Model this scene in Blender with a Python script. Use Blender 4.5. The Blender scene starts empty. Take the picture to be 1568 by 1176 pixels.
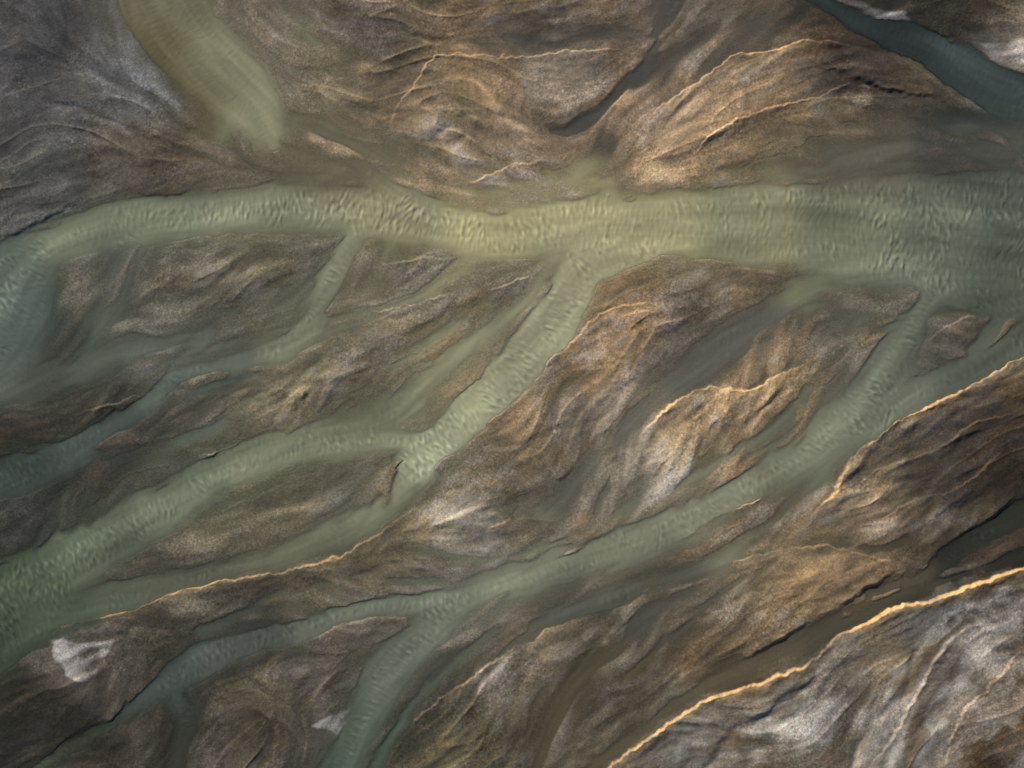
import bpy, math, numpy as np, time
from mathutils import Vector
T0=time.time()
rng=np.random.default_rng(7)
SC=0.25
STEP=1.2
X0,X1,Y0,Y1=-120,1688,-90,1266
xs=np.arange(X0,X1,STEP); ys=np.arange(Y0,Y1,STEP)
nx,ny=len(xs),len(ys)
X,Y=np.meshgrid(xs,ys)
X=X.astype(np.float32);Y=Y.astype(np.float32)

# ---------------------------------------------------------------- helpers
ky=np.fft.fftfreq(ny)[:,None]; kx=np.fft.rfftfreq(nx)[None,:]
K2=(kx*kx+ky*ky)
def gblur(a,px):
    s=px/STEP
    return np.fft.irfft2(np.fft.rfft2(a)*np.exp(-2*math.pi**2*K2*s*s),s=(ny,nx)).astype(np.float32)
def noise(px,band=0.0):
    a=rng.standard_normal((ny,nx))
    s=px/STEP
    F=np.exp(-2*math.pi**2*K2*s*s)
    if band: F=F-np.exp(-2*math.pi**2*K2*(s*band)**2)
    r=np.fft.irfft2(np.fft.rfft2(a)*F,s=(ny,nx))
    r-=r.mean(); r/=r.std()
    return r.astype(np.float32)
def fbm(px,octs=4,g=0.5):
    r=0;am=1
    for i in range(octs):
        r=r+am*noise(px); px*=0.5; am*=g
    return (r/r.std()).astype(np.float32)
def samp(a,gx,gy):
    gx=np.clip(gx,0,a.shape[1]-1.001);gy=np.clip(gy,0,a.shape[0]-1.001)
    ix=gx.astype(np.int32);iy=gy.astype(np.int32);fx=gx-ix;fy=gy-iy
    w=a.shape[1];f=a.ravel();i=iy*w+ix
    return (f[i]*(1-fx)+f[i+1]*fx)*(1-fy)+(f[i+w]*(1-fx)+f[i+w+1]*fx)*fy
GX,GY=np.meshgrid(np.arange(nx,dtype=np.float32),np.arange(ny,dtype=np.float32))
def sstep(a,b,x):
    t=np.clip((x-a)/(b-a),0,1);return t*t*(3-2*t)
def lin(c):
    c=np.asarray(c,float)/255
    return np.where(c<0.04045,c/12.92,((c+0.055)/1.055)**2.4)
def catmull(P,d=10.):
    P=np.array(P,float)
    Q=np.vstack([2*P[0]-P[1],P,2*P[-1]-P[-2]])
    out=[]
    for i in range(1,len(Q)-2):
        a,b,c,e=Q[i-1],Q[i],Q[i+1],Q[i+2]
        n=max(1,int(np.hypot(*(c-b)[:2])/d))
        for k in range(n):
            t=k/n
            out.append(0.5*((2*b)+(-a+c)*t+(2*a-5*b+4*c-e)*t*t+(-a+3*b-3*c+e)*t**3))
    out.append(P[-1]);return np.array(out)

# ---------------------------------------------------------------- warp of the shorelines
wa=noise(26);wb=noise(26);wc=noise(7);wd=noise(7);we=noise(2.5);wf=noise(2.5)
XW=X+wa*2.6+wc*1.1+we*0.4
YW=Y+wb*2.6+wd*1.1+wf*0.4

def window(xa,xb,ya,yb):
    i0=max(0,int((xa-X0)/STEP));i1=min(nx,int((xb-X0)/STEP)+1)
    j0=max(0,int((ya-Y0)/STEP));j1=min(ny,int((yb-Y0)/STEP)+1)
    return i0,i1,j0,j1

# ---------------------------------------------------------------- river channels: depth(m), shore softness(px), points
CH=[
 (1.7,26,[(1800,400,124),(1620,382,118),(1500,368,110),(1350,354,90),(1200,346,70),(1050,346,55),(950,345,50),(850,348,45),(750,352,44),(680,346,41),(600,326,45),(500,315,43),(400,318,43),(300,335,38),(200,345,39),(120,362,38),(50,392,38),(0,430,54),(-60,470,90),(-200,500,120)]),
 (1.1,30,[(60,400,34),(40,470,52),(0,550,66),(-80,600,66)]),
 (0.8,24,[(205,370,26),(185,420,25),(168,480,26),(120,540,34)]),
 (1.2,14,[(560,350,24),(535,372,18),(515,405,18),(497,445,20),(475,495,24),(440,535,24),(390,552,17),(330,565,14),(280,573,13),(245,600,14),(195,640,18),(135,678,25),(60,715,31),(0,742,34),(-60,765,34),(-200,800,34)]),
 (0.9,24,[(480,505,26),(400,512,25),(330,518,30),(250,530,31),(170,548,32),(100,572,28),(30,600,24),(-60,630,20),(-200,660,22)]),
 (0.5,12,[(470,440,6),(455,470,12),(420,500,14)]),
 (0.6,13,[(740,385,12),(700,405,12),(660,440,12),(610,462,13),(550,485,15),(490,505,16)]),
 (0.5,20,[(600,372,16),(585,400,16),(570,430,15)]),
 (0.7,20,[(850,395,17),(820,420,17),(808,455,20),(765,492,15),(715,535,20),(665,575,26),(620,615,30),(570,650,30),(500,670,28)]),
 (1.7,16,[(985,375,34),(905,402,38),(868,455,40),(835,512,40),(792,562,37),(742,612,34),(700,655,36),(655,692,35),(635,715,36)]),
 (1.4,20,[(660,680,24),(600,672,24),(540,672,28),(480,680,31),(400,700,33),(330,728,34),(260,770,38),(180,815,44),(100,862,54),(30,915,64),(-20,965,72),(-100,1010,80),(-200,1040,90)]),
 (1.1,21,[(635,715,36),(600,752,36),(545,792,35),(475,832,27),(400,856,21),(330,874,18),(270,893,22),(200,912,30),(130,932,34),(60,950,48),(0,980,42)]),
 (0.8,28,[(0,872,22),(60,862,20),(130,840,24)]),
 (1.4,24,[(1440,440,24),(1410,475,24),(1385,520,33),(1360,570,44),(1325,615,48),(1275,665,46),(1210,712,40),(1130,755,38),(1050,803,40),(960,838,40),(880,862,34),(800,887,30),(740,907,31),(690,935,40),(650,975,42),(605,1022,39),(568,1070,33),(545,1115,30),(520,1176,33),(490,1260,36),(470,1330,40)]),
 (1.2,16,[(1760,470,34),(1620,510,34),(1568,528,32),(1500,562,25),(1440,590,26),(1395,615,30),(1340,650,34)]),
 (0.8,8,[(1560,470,18),(1540,480,14),(1525,505,14),(1490,550,16)]),
 (1.2,10,[(705,918,18),(620,920,15),(540,932,14),(470,962,15),(400,982,16),(330,1000,21),(272,1035,21),(222,1070,14),(170,1108,11),(110,1145,10),(50,1185,10),(-60,1260,14)]),
 (0.8,14,[(262,1050,10),(285,1100,18),(272,1150,18),(255,1210,20),(240,1300,22)]),
 (0.9,22,[(1300,432,28),(1250,448,33),(1200,480,36),(1130,520,37),(1070,560,30),(1010,602,22),(962,642,17),(922,685,15),(890,722,14),(862,760,16),(835,790,15)]),
 (0.7,17,[(1275,712,10),(1235,757,19),(1195,808,23),(1135,842,21),(1065,878,20),(1000,898,18),(925,920,19),(852,945,17),(800,975,13),(765,1005,8)]),
 (0.7,13,[(1760,810,22),(1620,838,20),(1568,852,15),(1500,874,14),(1430,893,13),(1350,922,13),(1290,950,16),(1235,985,22),(1180,1010,18),(1110,1040,15),(1060,1066,12),(1005,1096,10),(950,1140,10),(890,1190,10),(800,1300,12)]),
 (1.1,9,[(1760,720,20),(1620,775,20),(1568,792,19),(1510,820,16),(1450,858,16),(1390,893,15),(1330,915,11)]),
 (0.45,15,[(1120,870,12),(1010,935,21),(960,985,23),(885,1040,21),(855,1100,19),(835,1176,18),(820,1300,18)]),
 (0.4,10,[(1010,925,8),(950,965,9),(905,1000,8),(880,1030,8)]),
 (2.0,13,[(1190,-140,20),(1225,-60,18),(1250,-5,16),(1295,25,15),(1350,45,20),(1420,75,28),(1480,112,35),(1540,145,35),(1640,170,40),(1800,190,40)]),
 (0.5,24,[(1230,10,18),(1150,50,25),(1070,85,28),(1010,120,30),(975,160,24),(920,220,20),(880,270,20)]),
 (0.8,12,[(1030,-140,30),(1025,-20,26),(1018,20,18),(1008,55,13),(985,105,13),(950,143,13),(910,178,11),(868,197,8),(848,198,3)]),
 (0.9,34,[(1800,235,70),(1620,235,62),(1500,225,54),(1400,225,42),(1300,245,38),(1200,285,34)]),
 (0.6,20,[(680,300,10),(720,295,14),(790,295,20),(860,295,26),(930,305,28)]),
 (1.2,18,[(210,-140,78),(236,-30,84),(262,30,74),(300,75,64),(345,120,60),(384,155,48),(406,190,32),(416,222,20)]),
 (0.7,22,[(412,215,20),(445,195,18),(490,205,26),(545,232,30),(590,268,36),(625,305,38)]),
 (0.4,10,[(300,170,14),(330,195,24),(300,200,8)]),
 (0.4,10,[(425,20,5),(455,40,7),(490,65,9)]),
 (0.6,22,[(430,225,26),(490,250,32),(520,265,34),(470,280,36)]),
 # narrow threads between the bars
 (0.5,10,[(1235,600,8),(1200,645,10),(1150,683,10),(1080,722,10),(1000,758,10),(940,790,10),(890,820,10)]),
 (0.4,9,[(940,700,6),(925,750,8),(905,800,9)]),
 (0.5,9,[(760,955,6),(735,975,8),(690,1020,8),(640,1072,8),(600,1125,9),(575,1180,9),(560,1250,9)]),
 (0.35,9,[(610,820,6),(670,840,7),(740,857,7),(800,852,7),(860,830,8)]),
 (0.45,10,[(170,705,9),(230,682,9),(290,665,8),(350,637,7),(400,602,6)]),
 (0.4,10,[(1340,475,9),(1300,510,10),(1250,540,10),(1200,562,8),(1150,600,7)]),
 (0.4,9,[(1190,855,7),(1100,912,8),(1050,960,8),(1010,1000,7),(960,1040,7)]),
 (0.4,9,[(420,935,8),(480,903,8),(560,884,7),(620,888,7),(700,893,8)]),
 (0.4,9,[(310,965,8),(360,942,8),(430,905,7)]),
 (0.4,9,[(1240,815,8),(1300,835,7),(1390,828,7),(1440,790,7),(1500,760,6)]),
 (0.4,9,[(700,495,7),(640,540,7),(590,562,6)]),
 (0.35,9,[(250,600,7),(300,598,7),(350,588,6),(400,572,6)]),
 (0.35,9,[(1000,62,7),(930,55,7),(850,72,6),(780,62,6)]),
]
THIN=[
 (5,[(850,72),(780,60),(700,70),(640,60),(600,40)]),
 (5,[(640,100),(560,95),(500,75),(460,50)]),
 (6,[(860,198),(800,190),(740,180),(700,190),(650,230)]),
 (5,[(850,200),(820,215),(740,210),(690,225)]),
 (5,[(1210,590),(1160,640),(1110,690)]),
 (6,[(560,600),(500,590),(450,575),(420,560)]),
 (6,[(1060,500),(1020,560),(960,590),(930,640)]),
 (5,[(790,700),(840,660),(900,640),(940,620)]),
 (6,[(380,1040),(420,1080),(460,1120),(500,1150)]),
 (6,[(200,960),(180,1000),(160,1060),(140,1110)]),
 (7,[(1560,640),(1500,670),(1440,700),(1380,760)]),
 (6,[(60,150),(130,170),(200,200),(260,230)]),
 (6,[(1400,1000),(1380,1060),(1330,1120),(1300,1180)]),
 (6,[(1250,1040),(1180,1090),(1120,1130),(1080,1180)]),
 (6,[(700,400),(640,395),(600,420)]),
 (6,[(420,380),(380,410),(320,430),(260,440),(210,470)]),
]
def segmin(Q,R0,base):
    sdc=np.full((ny,nx),base,np.float32)
    for a,b in zip(Q[:-1],Q[1:]):
        R=max(a[2],b[2])+R0
        i0,i1,j0,j1=window(min(a[0],b[0])-R,max(a[0],b[0])+R,min(a[1],b[1])-R,max(a[1],b[1])+R)
        if i1<=i0 or j1<=j0: continue
        d=b[:2]-a[:2];L2=d@d+1e-6
        px=XW[j0:j1,i0:i1]-a[0];py=YW[j0:j1,i0:i1]-a[1]
        t=np.clip((px*d[0]+py*d[1])/L2,0,1)
        dd=np.hypot(px-t*d[0],py-t*d[1])-(a[2]+t*(b[2]-a[2]))
        s=sdc[j0:j1,i0:i1];np.minimum(s,dd,out=s)
        L=math.sqrt(L2);tpts.append((*(a[:2]+b[:2])/2,d[0]/L,d[1]/L,max(3,a[2])))
    return sdc
SD=np.full((ny,nx),140.,np.float32); SOFT=np.full((ny,nx),12.,np.float32); DEP=np.zeros((ny,nx),np.float32)
tpts=[]
for dm,soft,P in CH:
    sdc=segmin(catmull(P,12.),120,140.)
    u=np.clip(6.5-sdc,0,None)/(soft*1.25)
    dc=dm*np.tanh(u**1.4)
    DEP=np.maximum(DEP,dc)+0.25*np.minimum(DEP,dc)
    m=sdc<SD
    wgt=np.exp(-np.abs(sdc-SD)/10)*0.5
    SOFT=np.where(m,soft*(1-wgt)+SOFT*wgt,SOFT*(1-wgt)+soft*wgt)
    k=10.;h=np.clip(0.5+0.5*(SD-sdc)/k,0,1)
    SD=(SD*(1-h)+sdc*h-k*h*(1-h)*0.5).astype(np.float32)
SOFT=gblur(SOFT,8)
GRV=np.zeros((ny,nx),np.float32)
for w,P in THIN:
    d=segmin(catmull([(a,b,0) for a,b in P],12.),40,60.)
    GRV=np.maximum(GRV,np.exp(-(d/(w*1.25))**2))
print('channels',time.time()-T0)

# ---------------------------------------------------------------- flow direction field
tp=np.array(tpts)
cs=12.
cx=np.arange(X0,X1+cs,cs);cy=np.arange(Y0,Y1+cs,cs)
CX,CY=np.meshgrid(cx,cy)
c2=np.zeros_like(CX);s2=np.zeros_like(CX)
for x,y,tx,ty,w in tp:
    wt=w/((CX-x)**2+(CY-y)**2+500)**1.6
    c2+=wt*(tx*tx-ty*ty);s2+=wt*2*tx*ty
def up(a): return samp(a.astype(np.float32),(X-X0)/cs,(Y-Y0)/cs)
nrm=np.hypot(c2,s2);ang=up(c2/nrm),up(s2/nrm)
th=0.5*np.arctan2(ang[1],ang[0])
land_ang=th+0.30*noise(44)+0.13*noise(18)
FX=np.cos(th).astype(np.float32);FY=np.sin(th).astype(np.float32)
LX=np.cos(land_ang).astype(np.float32);LY=np.sin(land_ang).astype(np.float32)
def lic(src,vx,vy,n,st):
    acc=src.copy();W=1.
    for sg in (1,-1):
        gx,gy=GX.copy(),GY.copy();dx,dy=vx*sg,vy*sg
        for k in range(n):
            gx+=dx*st;gy+=dy*st
            w=0.5+0.5*math.cos(math.pi*(k+1)/(n+1))
            acc+=w*samp(src,gx,gy);W+=w
            ix=np.clip(gx,0,nx-1).astype(np.int32);iy=np.clip(gy,0,ny-1).astype(np.int32)
            ii=iy*nx+ix
            vx2=vx.ravel()[ii];vy2=vy.ravel()[ii]
            s=np.where(vx2*dx+vy2*dy<0,-1,1)
            dx,dy=vx2*s,vy2*s
    acc-=acc.mean();return (acc/acc.std()).astype(np.float32)
L1=lic(noise(1.4),LX,LY,6,1.6)
L2_=lic(noise(3.6),LX,LY,9,2.8)
L3=lic(noise(8.0),LX,LY,11,5.5)
L4=lic(noise(18),LX,LY,10,8.0)
L5=lic(noise(10),LX,LY,16,6.0)
WL=lic(noise(8),FX,FY,16,6.0)
WS=lic(noise(2.0),FX,FY,12,2.5)
ga=land_ang+0.75+0.3*noise(50)
G1=lic(noise(2.4),np.cos(ga).astype(np.float32),np.sin(ga).astype(np.float32),6,2.0)
pa=th+math.pi/2+0.18*noise(14)
R1=lic(noise(1.7,2.2),np.cos(pa).astype(np.float32),np.sin(pa).astype(np.float32),5,1.2)
print('lic',time.time()-T0)
F1=fbm(34,5,0.5);F2=fbm(12,4,0.6);F3=noise(60);F4=fbm(45,4,.5)
fine=noise(0.75);F5=fbm(5,3,.7);F6=fbm(22,3,.5);ENV=noise(7)
gravel=sstep(-0.6,1.0,F6+0.4*L3)

# ---------------------------------------------------------------- heights (m)
shore=SD+4.5*L3+2.5*L2_+1.2*F5-5.5
land=np.clip(shore,0,None)
Hl=0.80*(1-np.exp(-(land/(26+1.8*SOFT))**1.35))
ramp=sstep(0,55,land)
relief=sstep(-0.8,1.4,F3+0.6*F1)
ridge=1-np.sqrt(0.10+(L3*0.8+0.25*F2)**2)
ridge2=1-np.sqrt(0.08+(L2_*0.7+0.3*G1)**2)
q5=L5+0.10*L3+0.05*F2
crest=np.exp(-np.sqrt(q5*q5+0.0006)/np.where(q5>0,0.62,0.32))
H=np.where(shore>0,Hl,0)-DEP*sstep(0,10,-shore)
H+=ramp*(0.20*L4+0.07*F1+(0.22+0.28*relief)*crest+(0.04+0.07*relief)*ridge+(0.008+0.035*relief)*ridge2+0.02*L2_+(0.008+0.028*relief)*G1+0.012*F5)
H+=0.011*fine*gravel*sstep(2,20,land)
run=np.exp(-((L4+0.25*L3)/0.25)**2)
H-=0.06*run*sstep(0,20,land)
H+=(1-ramp)*(0.05*L3+0.03*L2_+0.01*G1)*np.clip(1.2-DEP,0.2,1)*sstep(0,8,np.abs(shore))
H+=sstep(0,16,-shore)*(0.20*WL+0.16*L3+0.03*L2_)*np.clip(1.7-DEP,0,1)*sstep(0.1,0.6,DEP)

# ---------------------------------------------------------------- polyline scarps
def scarp(P,hgt,decay,side,width=3.0):
    if side<0: hgt*=0.6;width=9.0
    Q=catmull([(p[0],p[1],0) for p in P],8.)
    n=len(Q)-1
    R=decay*4+20
    i0,i1,j0,j1=window(Q[:,0].min()-R,Q[:,0].max()+R,Q[:,1].min()-R,Q[:,1].max()+R)
    best=np.full((j1-j0,i1-i0),1e9,np.float32);sg=np.zeros_like(best);tt=np.zeros_like(best)
    px0=XW[j0:j1,i0:i1];py0=YW[j0:j1,i0:i1]
    for k,(a,b) in enumerate(zip(Q[:-1],Q[1:])):
        d=b[:2]-a[:2];L2v=d@d+1e-6
        px=px0-a[0];py=py0-a[1]
        t=np.clip((px*d[0]+py*d[1])/L2v,0,1)
        dd=np.hypot(px-t*d[0],py-t*d[1])
        m=dd<best
        best=np.where(m,dd,best);sg=np.where(m,np.sign(d[0]*py-d[1]*px)*side,sg);tt=np.where(m,(k+t)/n,tt)
    s=best*sg+0.6*we[j0:j1,i0:i1]
    end=sstep(0,0.22,tt)*sstep(0,0.22,1-tt)
    irr=1+0.10*F2[j0:j1,i0:i1]+0.10*L2_[j0:j1,i0:i1]+0.28*F1[j0:j1,i0:i1]
    irr=np.clip(irr,0.15,1.8)
    H[j0:j1,i0:i1]+=hgt*end*irr*np.where(s>-width/2,sstep(-width/2,width/2,s)*np.exp(-np.clip(s,0,None)/decay),0)
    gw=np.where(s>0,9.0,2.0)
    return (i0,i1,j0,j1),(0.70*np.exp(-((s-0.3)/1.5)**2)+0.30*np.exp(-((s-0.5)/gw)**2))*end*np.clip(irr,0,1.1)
LIT_RIM=np.zeros((ny,nx),np.float32)  # warm rim highlights on sun-facing banks, painted into the ground colour
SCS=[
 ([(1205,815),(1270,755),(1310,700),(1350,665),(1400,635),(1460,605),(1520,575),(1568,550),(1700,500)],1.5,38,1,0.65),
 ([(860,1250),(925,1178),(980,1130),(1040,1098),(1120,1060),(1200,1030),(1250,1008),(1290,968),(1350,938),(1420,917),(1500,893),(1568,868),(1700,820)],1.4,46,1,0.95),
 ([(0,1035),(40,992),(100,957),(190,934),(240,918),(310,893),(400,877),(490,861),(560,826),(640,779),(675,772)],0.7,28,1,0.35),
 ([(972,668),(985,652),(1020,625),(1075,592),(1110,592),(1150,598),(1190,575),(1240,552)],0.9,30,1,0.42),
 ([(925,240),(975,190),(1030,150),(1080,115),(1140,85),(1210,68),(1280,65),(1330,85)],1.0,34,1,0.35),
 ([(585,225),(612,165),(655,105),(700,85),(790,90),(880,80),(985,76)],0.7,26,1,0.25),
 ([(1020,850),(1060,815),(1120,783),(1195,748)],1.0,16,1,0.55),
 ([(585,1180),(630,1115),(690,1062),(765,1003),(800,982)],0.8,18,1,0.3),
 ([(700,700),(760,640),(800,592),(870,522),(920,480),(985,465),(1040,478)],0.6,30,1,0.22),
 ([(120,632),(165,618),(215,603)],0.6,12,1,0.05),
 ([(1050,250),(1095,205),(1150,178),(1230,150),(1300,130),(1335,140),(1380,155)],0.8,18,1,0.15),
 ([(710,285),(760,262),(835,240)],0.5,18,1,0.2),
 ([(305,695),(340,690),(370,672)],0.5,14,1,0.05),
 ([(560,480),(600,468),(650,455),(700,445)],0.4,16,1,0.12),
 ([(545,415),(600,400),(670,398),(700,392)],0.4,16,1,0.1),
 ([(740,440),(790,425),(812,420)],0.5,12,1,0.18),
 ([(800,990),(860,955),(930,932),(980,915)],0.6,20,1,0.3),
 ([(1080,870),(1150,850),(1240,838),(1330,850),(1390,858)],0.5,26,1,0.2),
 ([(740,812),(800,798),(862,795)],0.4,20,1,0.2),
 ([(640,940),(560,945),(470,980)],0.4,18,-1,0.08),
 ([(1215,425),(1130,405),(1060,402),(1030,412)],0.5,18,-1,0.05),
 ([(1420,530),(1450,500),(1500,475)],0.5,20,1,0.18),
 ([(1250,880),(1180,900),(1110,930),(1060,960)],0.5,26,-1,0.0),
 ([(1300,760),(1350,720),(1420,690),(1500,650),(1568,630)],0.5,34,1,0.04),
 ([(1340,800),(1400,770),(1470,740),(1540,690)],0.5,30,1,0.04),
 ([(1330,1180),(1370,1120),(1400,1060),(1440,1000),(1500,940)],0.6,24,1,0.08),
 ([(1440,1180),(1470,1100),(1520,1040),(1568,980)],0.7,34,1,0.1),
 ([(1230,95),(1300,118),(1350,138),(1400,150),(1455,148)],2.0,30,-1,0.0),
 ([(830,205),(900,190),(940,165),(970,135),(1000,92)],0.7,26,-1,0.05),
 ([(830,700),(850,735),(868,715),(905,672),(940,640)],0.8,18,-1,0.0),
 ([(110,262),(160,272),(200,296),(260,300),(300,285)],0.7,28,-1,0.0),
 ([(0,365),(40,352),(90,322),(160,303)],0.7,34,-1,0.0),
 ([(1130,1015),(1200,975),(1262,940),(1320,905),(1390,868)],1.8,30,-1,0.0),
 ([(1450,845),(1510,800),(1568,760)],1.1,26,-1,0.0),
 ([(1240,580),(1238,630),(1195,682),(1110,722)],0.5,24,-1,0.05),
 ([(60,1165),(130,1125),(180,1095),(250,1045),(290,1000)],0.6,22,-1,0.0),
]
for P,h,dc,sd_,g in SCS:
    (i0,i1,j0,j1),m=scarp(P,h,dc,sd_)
    a=LIT_RIM[j0:j1,i0:i1];np.maximum(a,m*g,out=a)
print('scarps',time.time()-T0)

# ---------------------------------------------------------------- polygon patches
def poly(P,soft):
    P=np.array(P,float);R=soft+10
    i0,i1,j0,j1=window(P[:,0].min()-R,P[:,0].max()+R,P[:,1].min()-R,P[:,1].max()+R)
    px=XW[j0:j1,i0:i1];py=YW[j0:j1,i0:i1]
    best=np.full(px.shape,1e9,np.float32);ins=np.zeros(px.shape,bool)
    for a,b in zip(P,np.roll(P,-1,0)):
        d=b-a;L2v=d@d
        t=np.clip(((px-a[0])*d[0]+(py-a[1])*d[1])/L2v,0,1)
        best=np.minimum(best,np.hypot(px-a[0]-t*d[0],py-a[1]-t*d[1]))
        c=((a[1]>py)!=(b[1]>py))&(px<(b[0]-a[0])*(py-a[1])/(b[1]-a[1]+1e-9)+a[0])
        ins^=c
    s=np.where(ins,best,-best)
    return (i0,i1,j0,j1),sstep(-soft,soft,s+0.35*soft*L2_[j0:j1,i0:i1]+0.4*soft*L3[j0:j1,i0:i1])
FLATS=[
 ([(1290,440),(1420,455),(1330,500),(1230,560),(1150,580),(1080,580),(1130,520),(1210,470)],20,-0.03),
 ([(1230,590),(1330,545),(1350,600),(1270,650),(1235,640)],18,-0.05),
 ([(1180,190),(1330,180),(1568,180),(1740,180),(1740,290),(1400,290),(1150,290)],32,-0.15),
 ([(230,840),(330,760),(470,740),(610,710),(560,770),(450,820),(340,860)],24,-0.03),
 ([(0,460),(60,430),(100,450),(80,540),(0,560)],22,-0.35),
 ([(100,470),(150,400),(165,430),(140,520),(90,540)],20,-0.1),
 ([(440,180),(500,190),(560,260),(600,300),(460,290),(400,250)],22,-0.08),
 ([(1130,90),(1030,150),(900,275),(880,280),(940,190),(1020,100),(1120,50)],18,0.0),
 ([(190,560),(230,520),(400,520),(480,500),(420,540),(280,560)],20,-0.15),
 ([(200,500),(280,470),(400,460),(470,420),(480,500),(400,530),(250,540)],24,-0.02),
 ([(640,690),(700,700),(830,790),(860,800),(800,830),(740,800),(700,760),(640,770)],20,0.08),
 ([(880,1050),(960,980),(1040,920),(1100,880),(1180,850),(1080,920),(1000,990),(920,1060),(870,1176),(830,1176)],16,0.0),
 ([(0,770),(120,740),(200,760),(100,850),(0,860)],24,-0.08),
 ([(160,690),(240,650),(300,690),(250,740),(180,760)],20,0.02),
 ([(560,380),(620,385),(560,470),(500,490),(510,430)],18,-0.05),
 ([(140,-60),(170,60),(290,170),(320,160),(250,80),(190,-60)],14,-0.10),
 ([(430,900),(560,880),(640,905),(540,925),(430,960),(300,990),(330,950)],16,0.10),
 ([(900,860),(1010,850),(1040,870),(920,910),(800,940),(700,1000),(640,1060),(600,1060),(680,960),(780,900)],20,-0.1),
 ([(960,760),(1080,730),(1200,690),(1240,660),(1220,700),(1100,770),(980,820),(890,850),(860,800)],20,0.04),
 ([(1230,760),(1330,820),(1200,850),(1130,860),(1190,800)],18,0.04),
 ([(600,620),(680,560),(740,540),(760,590),(700,640),(640,670)],18,-0.12),
 ([(680,295),(780,285),(920,285),(930,310),(700,320)],14,-0.15),
 ([(1440,20),(1500,60),(1440,60),(1380,20),(1400,0)],12,0.3),
]
for P,s,h in FLATS:
    (i0,i1,j0,j1),m=poly(P,s)
    m=m*0.88
    h2=h+0.11*L3[j0:j1,i0:i1]+0.03*L2_[j0:j1,i0:i1]
    v=H[j0:j1,i0:i1]
    deep=sstep(0.4,1.1,-v)
    m=m*(1-deep)
    H[j0:j1,i0:i1]=v*(1-m)+h2*m
GRV*=sstep(2,14,shore)*np.clip(0.75+0.3*L3,0,1)
H=np.where(H>0.05,H*(1-0.8*GRV)+0.05*0.8*GRV,H)
H=np.where((shore>10)&(H<0.04),0.04+(H-0.04)*0.1,H)

# ---------------------------------------------------------------- colours
LC=[(50,50,60,62,66),(100,150,75,77,80),(200,120,86,89,93),(60,250,70,72,72),(200,220,80,76,68),(250,270,75,68,58),(400,50,100,94,83),(330,240,88,81,69),(480,120,106,98,82),(600,50,92,82,69),(560,200,108,98,82),(700,150,116,104,85),(640,230,120,109,90),(800,60,98,87,73),(850,140,122,108,88),(780,250,126,111,93),(950,80,110,95,78),(950,240,124,110,91),(1050,200,121,108,91),(1100,240,110,98,80),(1180,120,119,104,85),(1300,90,75,62,50),(1250,200,106,96,80),(1400,180,80,75,65),(1500,20,56,50,40),(1540,80,112,108,102),(1400,20,58,56,49),  # land tones by position; darker edges put a vignette into the ground colour
(400,400,95,92,76),(300,430,90,88,76),(250,470,92,90,79),(650,410,108,101,84),(780,430,112,103,87),(620,480,112,103,86),(700,500,117,105,85),(560,560,108,101,83),(440,600,98,92,76),(330,660,90,86,73),(100,620,60,58,50),(50,680,55,52,45),(250,700,70,66,58),(390,780,88,85,71),(500,760,92,88,74),(50,820,56,58,55),
(950,500,119,102,80),(900,600,114,99,78),(800,680,108,97,79),(1100,420,115,103,85),(1200,430,95,83,68),(1050,520,100,89,74),(1060,650,124,109,87),(1000,720,134,122,102),(1180,640,115,103,84),(1200,590,117,104,83),(1480,510,103,97,83),(1300,520,102,94,79),
(640,820,98,91,76),(820,820,103,95,80),(720,860,114,108,97),(560,880,93,87,72),(300,930,76,73,64),(550,970,97,90,74),(450,1040,79,75,63),(130,1000,83,80,74),(60,1100,48,46,40),(200,1000,71,68,59),(380,1110,70,67,57),(480,1130,78,75,64),(1100,810,111,97,78),(1400,700,88,80,68),(1330,760,107,97,82),(1500,650,76,66,53),(1530,720,56,49,39),(1450,800,78,70,57),(1200,880,112,100,80),(1050,900,106,97,80),(1300,870,105,93,75),(1100,990,102,91,74),(900,980,106,98,83),(800,1050,97,90,76),(700,1120,73,70,57),(950,1080,92,86,74),(1250,1080,92,87,77),(1050,1130,97,94,87),(1350,1020,95,87,74),(1450,960,90,88,83),(1500,1000,78,74,67),(1400,1100,92,89,83),(1530,1100,70,59,44),(1200,1150,92,89,82),(1540,900,76,67,56)]
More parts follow.
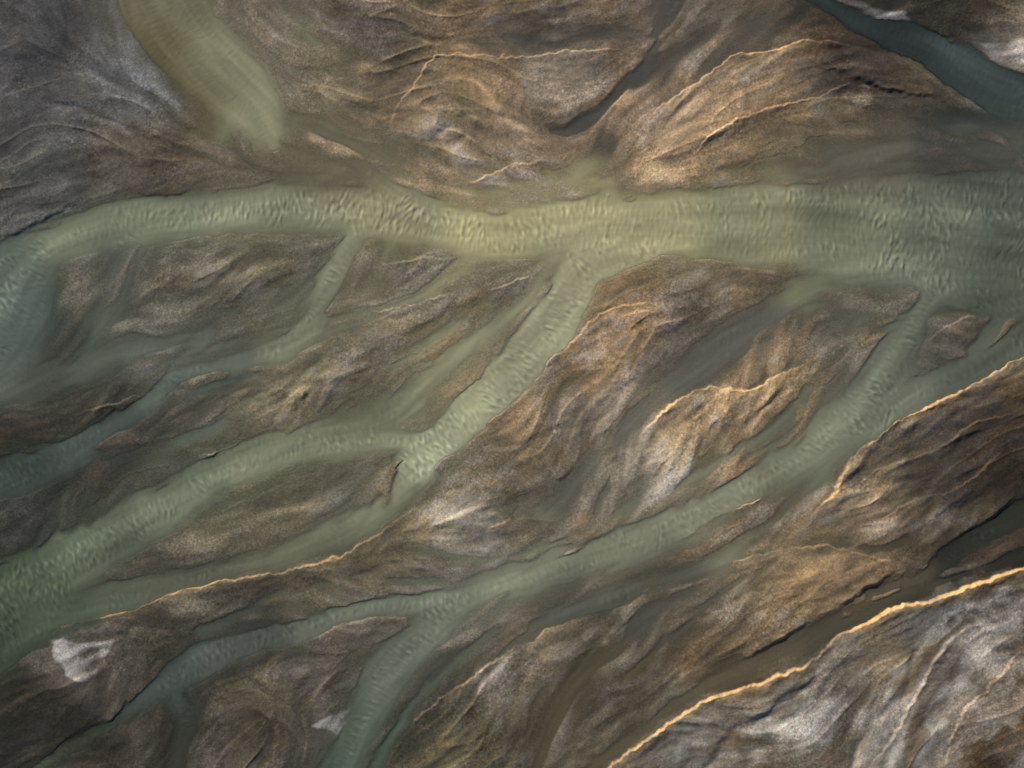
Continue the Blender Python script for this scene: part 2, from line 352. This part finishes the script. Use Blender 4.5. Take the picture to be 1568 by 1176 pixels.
WC=[(0,400,92,105,96),(50,480,84,99,95),(100,350,112,122,101),(230,345,114,124,103),(400,320,118,123,101),(600,330,137,138,106),(750,355,156,152,111),(900,350,156,152,113),(1000,340,150,147,110),(1150,345,132,135,104),(1300,350,112,120,99),(1450,350,97,106,91),(1550,330,82,92,83),(1550,440,84,95,80),(1500,130,52,66,66),(1350,45,46,57,58),(1000,50,84,86,80),(950,140,80,84,80),(340,100,126,128,102),(250,10,106,106,84),(230,80,96,92,60),(290,155,100,96,66),(400,190,132,135,108),(560,240,114,112,90),(470,230,112,110,88),(520,400,126,131,108),(480,500,114,119,100),(300,530,97,105,93),(180,420,88,99,90),(100,580,87,99,89),(280,575,94,108,102),(150,670,74,86,82),(30,740,62,75,71),(880,420,141,142,112),(840,510,143,147,117),(740,610,147,151,120),(660,680,132,139,112),(560,680,118,125,102),(420,700,122,130,106),(280,770,109,122,102),(150,830,91,104,86),(50,930,78,93,74),(0,990,66,80,63),(600,750,118,125,103),(450,840,109,114,94),(300,880,97,103,87),(1400,480,100,110,95),(1350,580,106,114,99),(1250,680,112,120,102),(1100,780,127,133,112),(950,840,119,126,106),(800,885,126,134,113),(680,940,102,111,96),(600,1020,96,108,95),(540,1110,88,102,90),(510,1170,80,96,86),(540,935,104,113,99),(350,1000,84,94,88),(250,1040,70,83,80),(1100,540,98,101,93),(970,630,102,107,98),(900,700,97,101,91),(1500,570,92,101,88),(1200,800,102,104,86),(1000,895,92,94,83),(850,945,90,95,86),(1350,920,84,81,66),(1500,810,52,56,50),(1100,1040,96,90,72),(900,1050,96,92,70),(250,1150,62,67,58),(1300,240,104,102,89),(1500,240,82,87,81)]  # water tones by position, with lit centre and vignetted edges painted in
def field(C,s):
    C=np.array(C,float);num=np.zeros(CX.shape+(3,));den=np.zeros(CX.shape)
    for r in C:
        d2=(CX-r[0])**2+(CY-r[1])**2
        w=np.exp(-d2/(2*s*s))+1e-3/(1+d2/(s*s))**2
        num+=w[...,None]*lin(r[2:5]);den+=w
    f=num/den[...,None]
    return np.stack([up(f[...,k]) for k in range(3)],-1)
LAND=field(LC,34.);WAT=field(WC,34.)
ll=LAND.mean(-1,keepdims=True);LAND=LAND*np.clip(ll/0.125,0.3,1.5)**0.22  # darkens dark regions further, painted vignette included
ll=WAT.mean(-1,keepdims=True);WAT=WAT*np.clip(ll/0.22,0.3,1.5)**0.18  # same push for the water and its painted vignette
GAIN=1.80
COL=LAND*GAIN
PATCH=[
 ([(78,985),(170,978),(150,1010),(148,1050),(100,1040),(82,1008)],3,(150,150,150),0.8),
 ([(475,1108),(530,1080),(520,1125),(500,1118)],3,(150,150,152),0.85),
 ([(1490,72),(1568,55),(1640,40),(1640,112),(1568,98),(1520,94)],4,(150,148,148),0.8),
 ([(1290,-10),(1380,22),(1430,50),(1350,28),(1280,5)],4,(140,142,145),0.6),
 ([(110,95),(170,60),(278,160),(200,200),(150,160)],18,(94,97,101),0.35),
 ([(945,235),(985,185),(1020,160),(1010,200),(960,245)],8,(140,136,130),0.4),
 ([(720,275),(830,235),(800,270),(730,285)],6,(146,134,119),0.45),
 ([(1020,1176),(1040,1098),(1080,1105),(1075,1176)],10,(128,128,127),0.6),
 ([(1150,1140),(1260,1080),(1380,1050),(1400,1080),(1290,1120),(1180,1176),(1140,1176)],10,(124,124,123),0.6),
 ([(1400,1130),(1440,1040),(1470,1030),(1450,1100),(1400,1176),(1340,1176)],9,(130,131,131),0.65),
 ([(1400,960),(1470,920),(1540,900),(1510,960),(1430,1000)],10,(120,122,124),0.5),
 ([(1470,1040),(1530,960),(1560,930),(1540,1000),(1490,1070)],9,(120,122,123),0.45),
 ([(1290,145),(1330,140),(1340,165),(1300,170)],5,(150,142,128),0.6),
 ([(620,870),(760,860),(800,880),(700,905),(640,900)],10,(124,120,114),0.35),
 ([(940,760),(1010,735),(1130,690),(1100,720),(1000,770)],8,(136,131,122),0.4),
 ([(720,1030),(800,985),(780,1020),(730,1060)],5,(144,138,128),0.4),
 ([(1250,790),(1290,790),(1400,800),(1480,790),(1440,820),(1300,820)],10,(112,108,101),0.5),
 ([(590,240),(620,170),(700,150),(640,215),(610,240)],12,(130,112,88),0.4),
 ([(820,180),(900,130),(985,85),(960,140),(900,185)],10,(129,110,87),0.4),
 ([(870,560),(920,490),(1000,470),(1040,490),(960,530),(900,600),(840,620)],14,(126,106,81),0.4),
 ([(985,660),(1075,598),(1140,610),(1080,660),(1000,700)],12,(131,114,90),0.4),
 ([(1480,620),(1568,560),(1700,540),(1700,760),(1568,740),(1460,760),(1420,720)],24,(50,42,33),0.6),  # shaded back slope of the bank, painted as darker ground
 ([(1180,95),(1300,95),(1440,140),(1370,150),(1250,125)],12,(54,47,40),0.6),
 ([(0,60),(110,40),(60,150),(0,220)],40,(48,50,54),0.5),  # corner vignette painted as darker ground
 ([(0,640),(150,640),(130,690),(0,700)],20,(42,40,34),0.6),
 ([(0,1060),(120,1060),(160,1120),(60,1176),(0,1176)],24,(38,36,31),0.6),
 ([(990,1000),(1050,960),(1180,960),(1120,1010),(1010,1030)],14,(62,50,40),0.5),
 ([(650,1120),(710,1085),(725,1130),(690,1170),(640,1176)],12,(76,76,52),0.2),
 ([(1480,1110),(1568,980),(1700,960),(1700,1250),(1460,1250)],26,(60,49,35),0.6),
 ([(800,905),(880,890),(830,930),(770,960)],8,(80,64,52),0.45),
]
pm=np.clip(0.75+0.25*L2_+0.25*F2,0,1)
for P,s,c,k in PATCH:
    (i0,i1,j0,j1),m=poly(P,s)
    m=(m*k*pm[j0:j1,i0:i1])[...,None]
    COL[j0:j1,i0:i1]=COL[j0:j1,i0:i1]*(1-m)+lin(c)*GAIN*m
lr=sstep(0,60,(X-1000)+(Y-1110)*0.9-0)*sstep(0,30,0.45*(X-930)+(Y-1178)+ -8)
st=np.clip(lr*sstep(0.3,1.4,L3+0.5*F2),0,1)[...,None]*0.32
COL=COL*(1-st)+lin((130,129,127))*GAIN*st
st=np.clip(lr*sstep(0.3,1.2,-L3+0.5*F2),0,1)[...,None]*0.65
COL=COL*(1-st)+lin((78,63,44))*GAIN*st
tex=0.09*L2_+0.055*L1+0.14*L3+0.10*L4+0.10*F1+0.05*F2+0.03*G1+(0.06+0.10*gravel)*fine+(0.04+0.04*gravel)*F5
COL*=np.exp(np.clip(tex,-1.0,0.9))[...,None]
o=(sstep(0.2,1.6,F4+0.6*L3)*sstep(300,700,X))[...,None]*0.4
COL=COL*(1-o)+COL*np.array([1.14,0.98,0.82])*o
g=(sstep(0.0,1.3,-F4+0.5*L2_+0.3*F2))[...,None]*0.5
lum=COL.mean(-1,keepdims=True)
COL=COL*(1-g)+lum*np.array([1.06,1.02,0.98])*g
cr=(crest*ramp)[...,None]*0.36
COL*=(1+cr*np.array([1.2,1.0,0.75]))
COL*=(1-0.18*np.clip(run,0,1)*sstep(0,20,land))[...,None]
pb=noise(0.7);pb2=noise(0.8)
COL*=(1+gravel*(0.42*np.clip(pb-1.5,0,1.2)-0.30*np.clip(pb2-1.5,0,1.2)))[...,None]
gd=np.clip(LIT_RIM*(0.75+0.25*L1+0.25*F1),0,1)[...,None]
COL=COL*(1-gd)+lin((214,176,124))*gd*1.08  # blends the painted sunlit rims into the ground
ng=(1-np.clip(LIT_RIM*1.3,0,1))
wet=np.exp(-np.clip(H,0,None)/0.26)*ng
COL*=(1-0.32*wet)[...,None]
silt_and_vignette=(0.45*np.exp(-np.clip(H,0,None)/0.14)*ng)[...,None]
COL=COL*(1-silt_and_vignette)+(0.5*WAT*1.3+0.5*LAND*1.2)*silt_and_vignette*np.exp(0.12*L2_+0.10*L3)[...,None]
COL=np.clip(COL,0.008,0.85)
print('colour',time.time()-T0)

# ---------------------------------------------------------------- meshes
def padcoords(c):
    ext=[];d=8.;p=0
    for i in range(26):
        p+=d;d*=1.38;ext.append(p)
    return np.concatenate([c[0]-np.array(ext[::-1]),c,c[-1]+np.array(ext)]),26
pxs,NP=padcoords(xs);pys,_=padcoords(ys)
def pad(a):
    w=((NP,NP),(NP,NP))+((0,0),)*(a.ndim-2)
    return np.pad(a,w,mode='edge')
PX,PY=np.meshgrid(pxs,pys)
WX=((PX-784)*SC);WY=((588-PY)*SC)
def make(name,Z,attrs,facemask=None):
    h,w=Z.shape
    idx=np.arange(h*w).reshape(h,w)
    q=np.stack([idx[1:,:-1],idx[1:,1:],idx[:-1,1:],idx[:-1,:-1]],-1)
    if facemask is not None: q=q[facemask]
    q=q.reshape(-1,4)
    co=np.stack([WX,WY,Z],-1).reshape(-1,3)
    if facemask is not None:
        used=np.zeros(h*w,bool);used[q.ravel()]=True
        remap=np.cumsum(used)-1;q=remap[q];co=co[used]
        attrs={k:v.reshape(h*w,-1)[used] for k,v in attrs.items()}
    me=bpy.data.meshes.new(name)
    me.vertices.add(len(co));me.vertices.foreach_set('co',co.astype(np.float32).ravel())
    nf=len(q);me.loops.add(nf*4);me.polygons.add(nf)
    me.loops.foreach_set('vertex_index',q.astype(np.int32).ravel())
    me.polygons.foreach_set('loop_start',np.arange(0,nf*4,4,dtype=np.int32))
    me.polygons.foreach_set('use_smooth',np.ones(nf,bool))
    for k,v in attrs.items():
        v=v.reshape(len(co),-1)
        if v.shape[1]==3:
            a=me.color_attributes.new(k,'FLOAT_COLOR','POINT')
            a.data.foreach_set('color',np.hstack([v,np.ones((len(v),1))]).astype(np.float32).ravel())
        else:
            a=me.attributes.new(k,'FLOAT','POINT');a.data.foreach_set('value',v.astype(np.float32).ravel())
    me.update(calc_edges=True)
    ob=bpy.data.objects.new(name,me);bpy.context.scene.collection.objects.link(ob)
    return ob
terrain=make('river_valley_terrain',pad(H),{'sediment_vignette':pad(COL),'wet':pad(wet)})  # ground colour holds sediment tones plus painted vignette and highlights
depth=np.clip(-H,0,None)
core=sstep(0.55,1.5,depth)
calm=np.maximum(sstep(480,430,X)*sstep(250,225,Y),sstep(1130,1180,X)*sstep(250,200,Y))
chop=core*(0.25+0.75*sstep(-0.9,1.1,0.7*ENV+0.4*WL+0.3*F6))*(1-0.85*calm)
amp=(0.006+0.058*chop)*sstep(0.05,0.6,depth)
Zw=R1*amp+0.006*WS
wl=WAT.mean(-1,keepdims=True)
wcol=(WAT*0.78+wl*np.array([1.05,1.0,0.88])*0.22)*1.70*np.exp(0.12*WL+0.16*np.clip(R1,-1,2.5)*chop+0.06*L3+0.045*WS)[...,None]
PH=pad(H)
fm=(PH<0.06);fm2=fm[1:,:-1]|fm[1:,1:]|fm[:-1,1:]|fm[:-1,:-1]
water=make('river_water',pad(Zw),{'silt_and_vignette':pad(wcol),'depth':pad(depth)},fm2)  # silt colour also holds the painted vignette
print('mesh',time.time()-T0)

# ---------------------------------------------------------------- materials
def newmat(n):
    m=bpy.data.materials.new(n);m.use_nodes=True;nt=m.node_tree;nt.nodes.clear();return m,nt
def N(nt,t,**k):
    n=nt.nodes.new(t)
    for a,b in k.items(): setattr(n,a,b)
    return n
m,nt=newmat('gravel_and_silt');L=nt.links.new
out=N(nt,'ShaderNodeOutputMaterial');bs=N(nt,'ShaderNodeBsdfPrincipled')
at=N(nt,'ShaderNodeAttribute',attribute_name='sediment_vignette');aw=N(nt,'ShaderNodeAttribute',attribute_name='wet')
tc=N(nt,'ShaderNodeNewGeometry')
n1=N(nt,'ShaderNodeTexNoise');n1.inputs['Scale'].default_value=1.8;n1.inputs['Detail'].default_value=5;n1.inputs['Roughness'].default_value=0.75
n2=N(nt,'ShaderNodeTexVoronoi');n2.inputs['Scale'].default_value=1.9
L(tc.outputs['Position'],n1.inputs['Vector']);L(tc.outputs['Position'],n2.inputs['Vector'])
mr=N(nt,'ShaderNodeMapRange');mr.inputs[1].default_value=0.3;mr.inputs[2].default_value=0.7;mr.inputs[3].default_value=0.74;mr.inputs[4].default_value=1.27
L(n1.outputs['Fac'],mr.inputs[0])
sp=N(nt,'ShaderNodeSeparateColor');L(n2.outputs['Color'],sp.inputs[0])
mr2=N(nt,'ShaderNodeMapRange');mr2.inputs[3].default_value=0.83;mr2.inputs[4].default_value=1.2
L(sp.outputs[0],mr2.inputs[0])
mu=N(nt,'ShaderNodeMath',operation='MULTIPLY');L(mr.outputs[0],mu.inputs[0]);L(mr2.outputs[0],mu.inputs[1])
vm=N(nt,'ShaderNodeVectorMath',operation='SCALE');L(at.outputs['Color'],vm.inputs[0]);L(mu.outputs[0],vm.inputs['Scale'])
L(vm.outputs[0],bs.inputs['Base Color'])
rr=N(nt,'ShaderNodeMapRange');rr.inputs[3].default_value=0.95;rr.inputs[4].default_value=0.5
L(aw.outputs['Fac'],rr.inputs[0]);L(rr.outputs[0],bs.inputs['Roughness'])
bs.inputs['Specular IOR Level'].default_value=0.25
bp=N(nt,'ShaderNodeBump');bp.inputs['Strength'].default_value=0.5;bp.inputs['Distance'].default_value=0.15
L(mu.outputs[0],bp.inputs['Height']);L(bp.outputs[0],bs.inputs['Normal']);L(bs.outputs[0],out.inputs[0])
terrain.data.materials.append(m)

m,nt=newmat('silty_water');L=nt.links.new
out=N(nt,'ShaderNodeOutputMaterial');bs=N(nt,'ShaderNodeBsdfPrincipled');tr=N(nt,'ShaderNodeBsdfTransparent');mx=N(nt,'ShaderNodeMixShader')
at=N(nt,'ShaderNodeAttribute',attribute_name='silt_and_vignette');ad=N(nt,'ShaderNodeAttribute',attribute_name='depth')
L(at.outputs['Color'],bs.inputs['Base Color']);bs.inputs['Roughness'].default_value=0.28;bs.inputs['IOR'].default_value=1.33
e=N(nt,'ShaderNodeMath',operation='MULTIPLY');e.inputs[1].default_value=-2.0;L(ad.outputs['Fac'],e.inputs[0])
ex=N(nt,'ShaderNodeMath',operation='EXPONENT');L(e.outputs[0],ex.inputs[0])
su=N(nt,'ShaderNodeMath',operation='SUBTRACT');su.inputs[0].default_value=1.0;L(ex.outputs[0],su.inputs[1])
L(su.outputs[0],mx.inputs[0]);L(tr.outputs[0],mx.inputs[1]);L(bs.outputs[0],mx.inputs[2])
g=N(nt,'ShaderNodeNewGeometry');nn=N(nt,'ShaderNodeTexNoise');nn.inputs['Scale'].default_value=1.5;nn.inputs['Detail'].default_value=4
L(g.outputs['Position'],nn.inputs['Vector'])
bp=N(nt,'ShaderNodeBump');bp.inputs['Strength'].default_value=0.3;bp.inputs['Distance'].default_value=0.1
L(nn.outputs['Fac'],bp.inputs['Height']);L(bp.outputs[0],bs.inputs['Normal'])
L(mx.outputs[0],out.inputs[0])
water.data.materials.append(m)

# ---------------------------------------------------------------- light, sky, camera
el=math.radians(25);az=math.radians(-34)
w=bpy.data.worlds.new('World');bpy.context.scene.world=w;w.use_nodes=True
nt=w.node_tree;bg=nt.nodes['Background'];sky=nt.nodes.new('ShaderNodeTexSky');sky.sky_type='NISHITA';sky.sun_disc=False
sky.sun_elevation=el;sky.sun_rotation=az
nt.links.new(sky.outputs[0],bg.inputs[0]);bg.inputs[1].default_value=0.06
ld=bpy.data.lights.new('sun','SUN');ld.energy=4.4;ld.angle=math.radians(0.6);ld.color=(1,0.89,0.74)
so=bpy.data.objects.new('sun',ld);bpy.context.scene.collection.objects.link(so)
sd=Vector((math.sin(az)*math.cos(el),math.cos(az)*math.cos(el),math.sin(el)))
so.rotation_euler=(-sd).to_track_quat('-Z','Y').to_euler();so.location=sd*300
cd=bpy.data.cameras.new('camera');cd.lens=35;cd.sensor_width=36;cd.clip_end=40000;cd.clip_start=1
co=bpy.data.objects.new('camera',cd);bpy.context.scene.collection.objects.link(co)
co.location=(0,0,1568*SC*35/36);co.rotation_euler=(0,0,0)
bpy.context.scene.camera=co
bpy.context.scene.view_settings.view_transform='Standard'
bpy.context.scene.view_settings.look='None'
print('done',time.time()-T0)
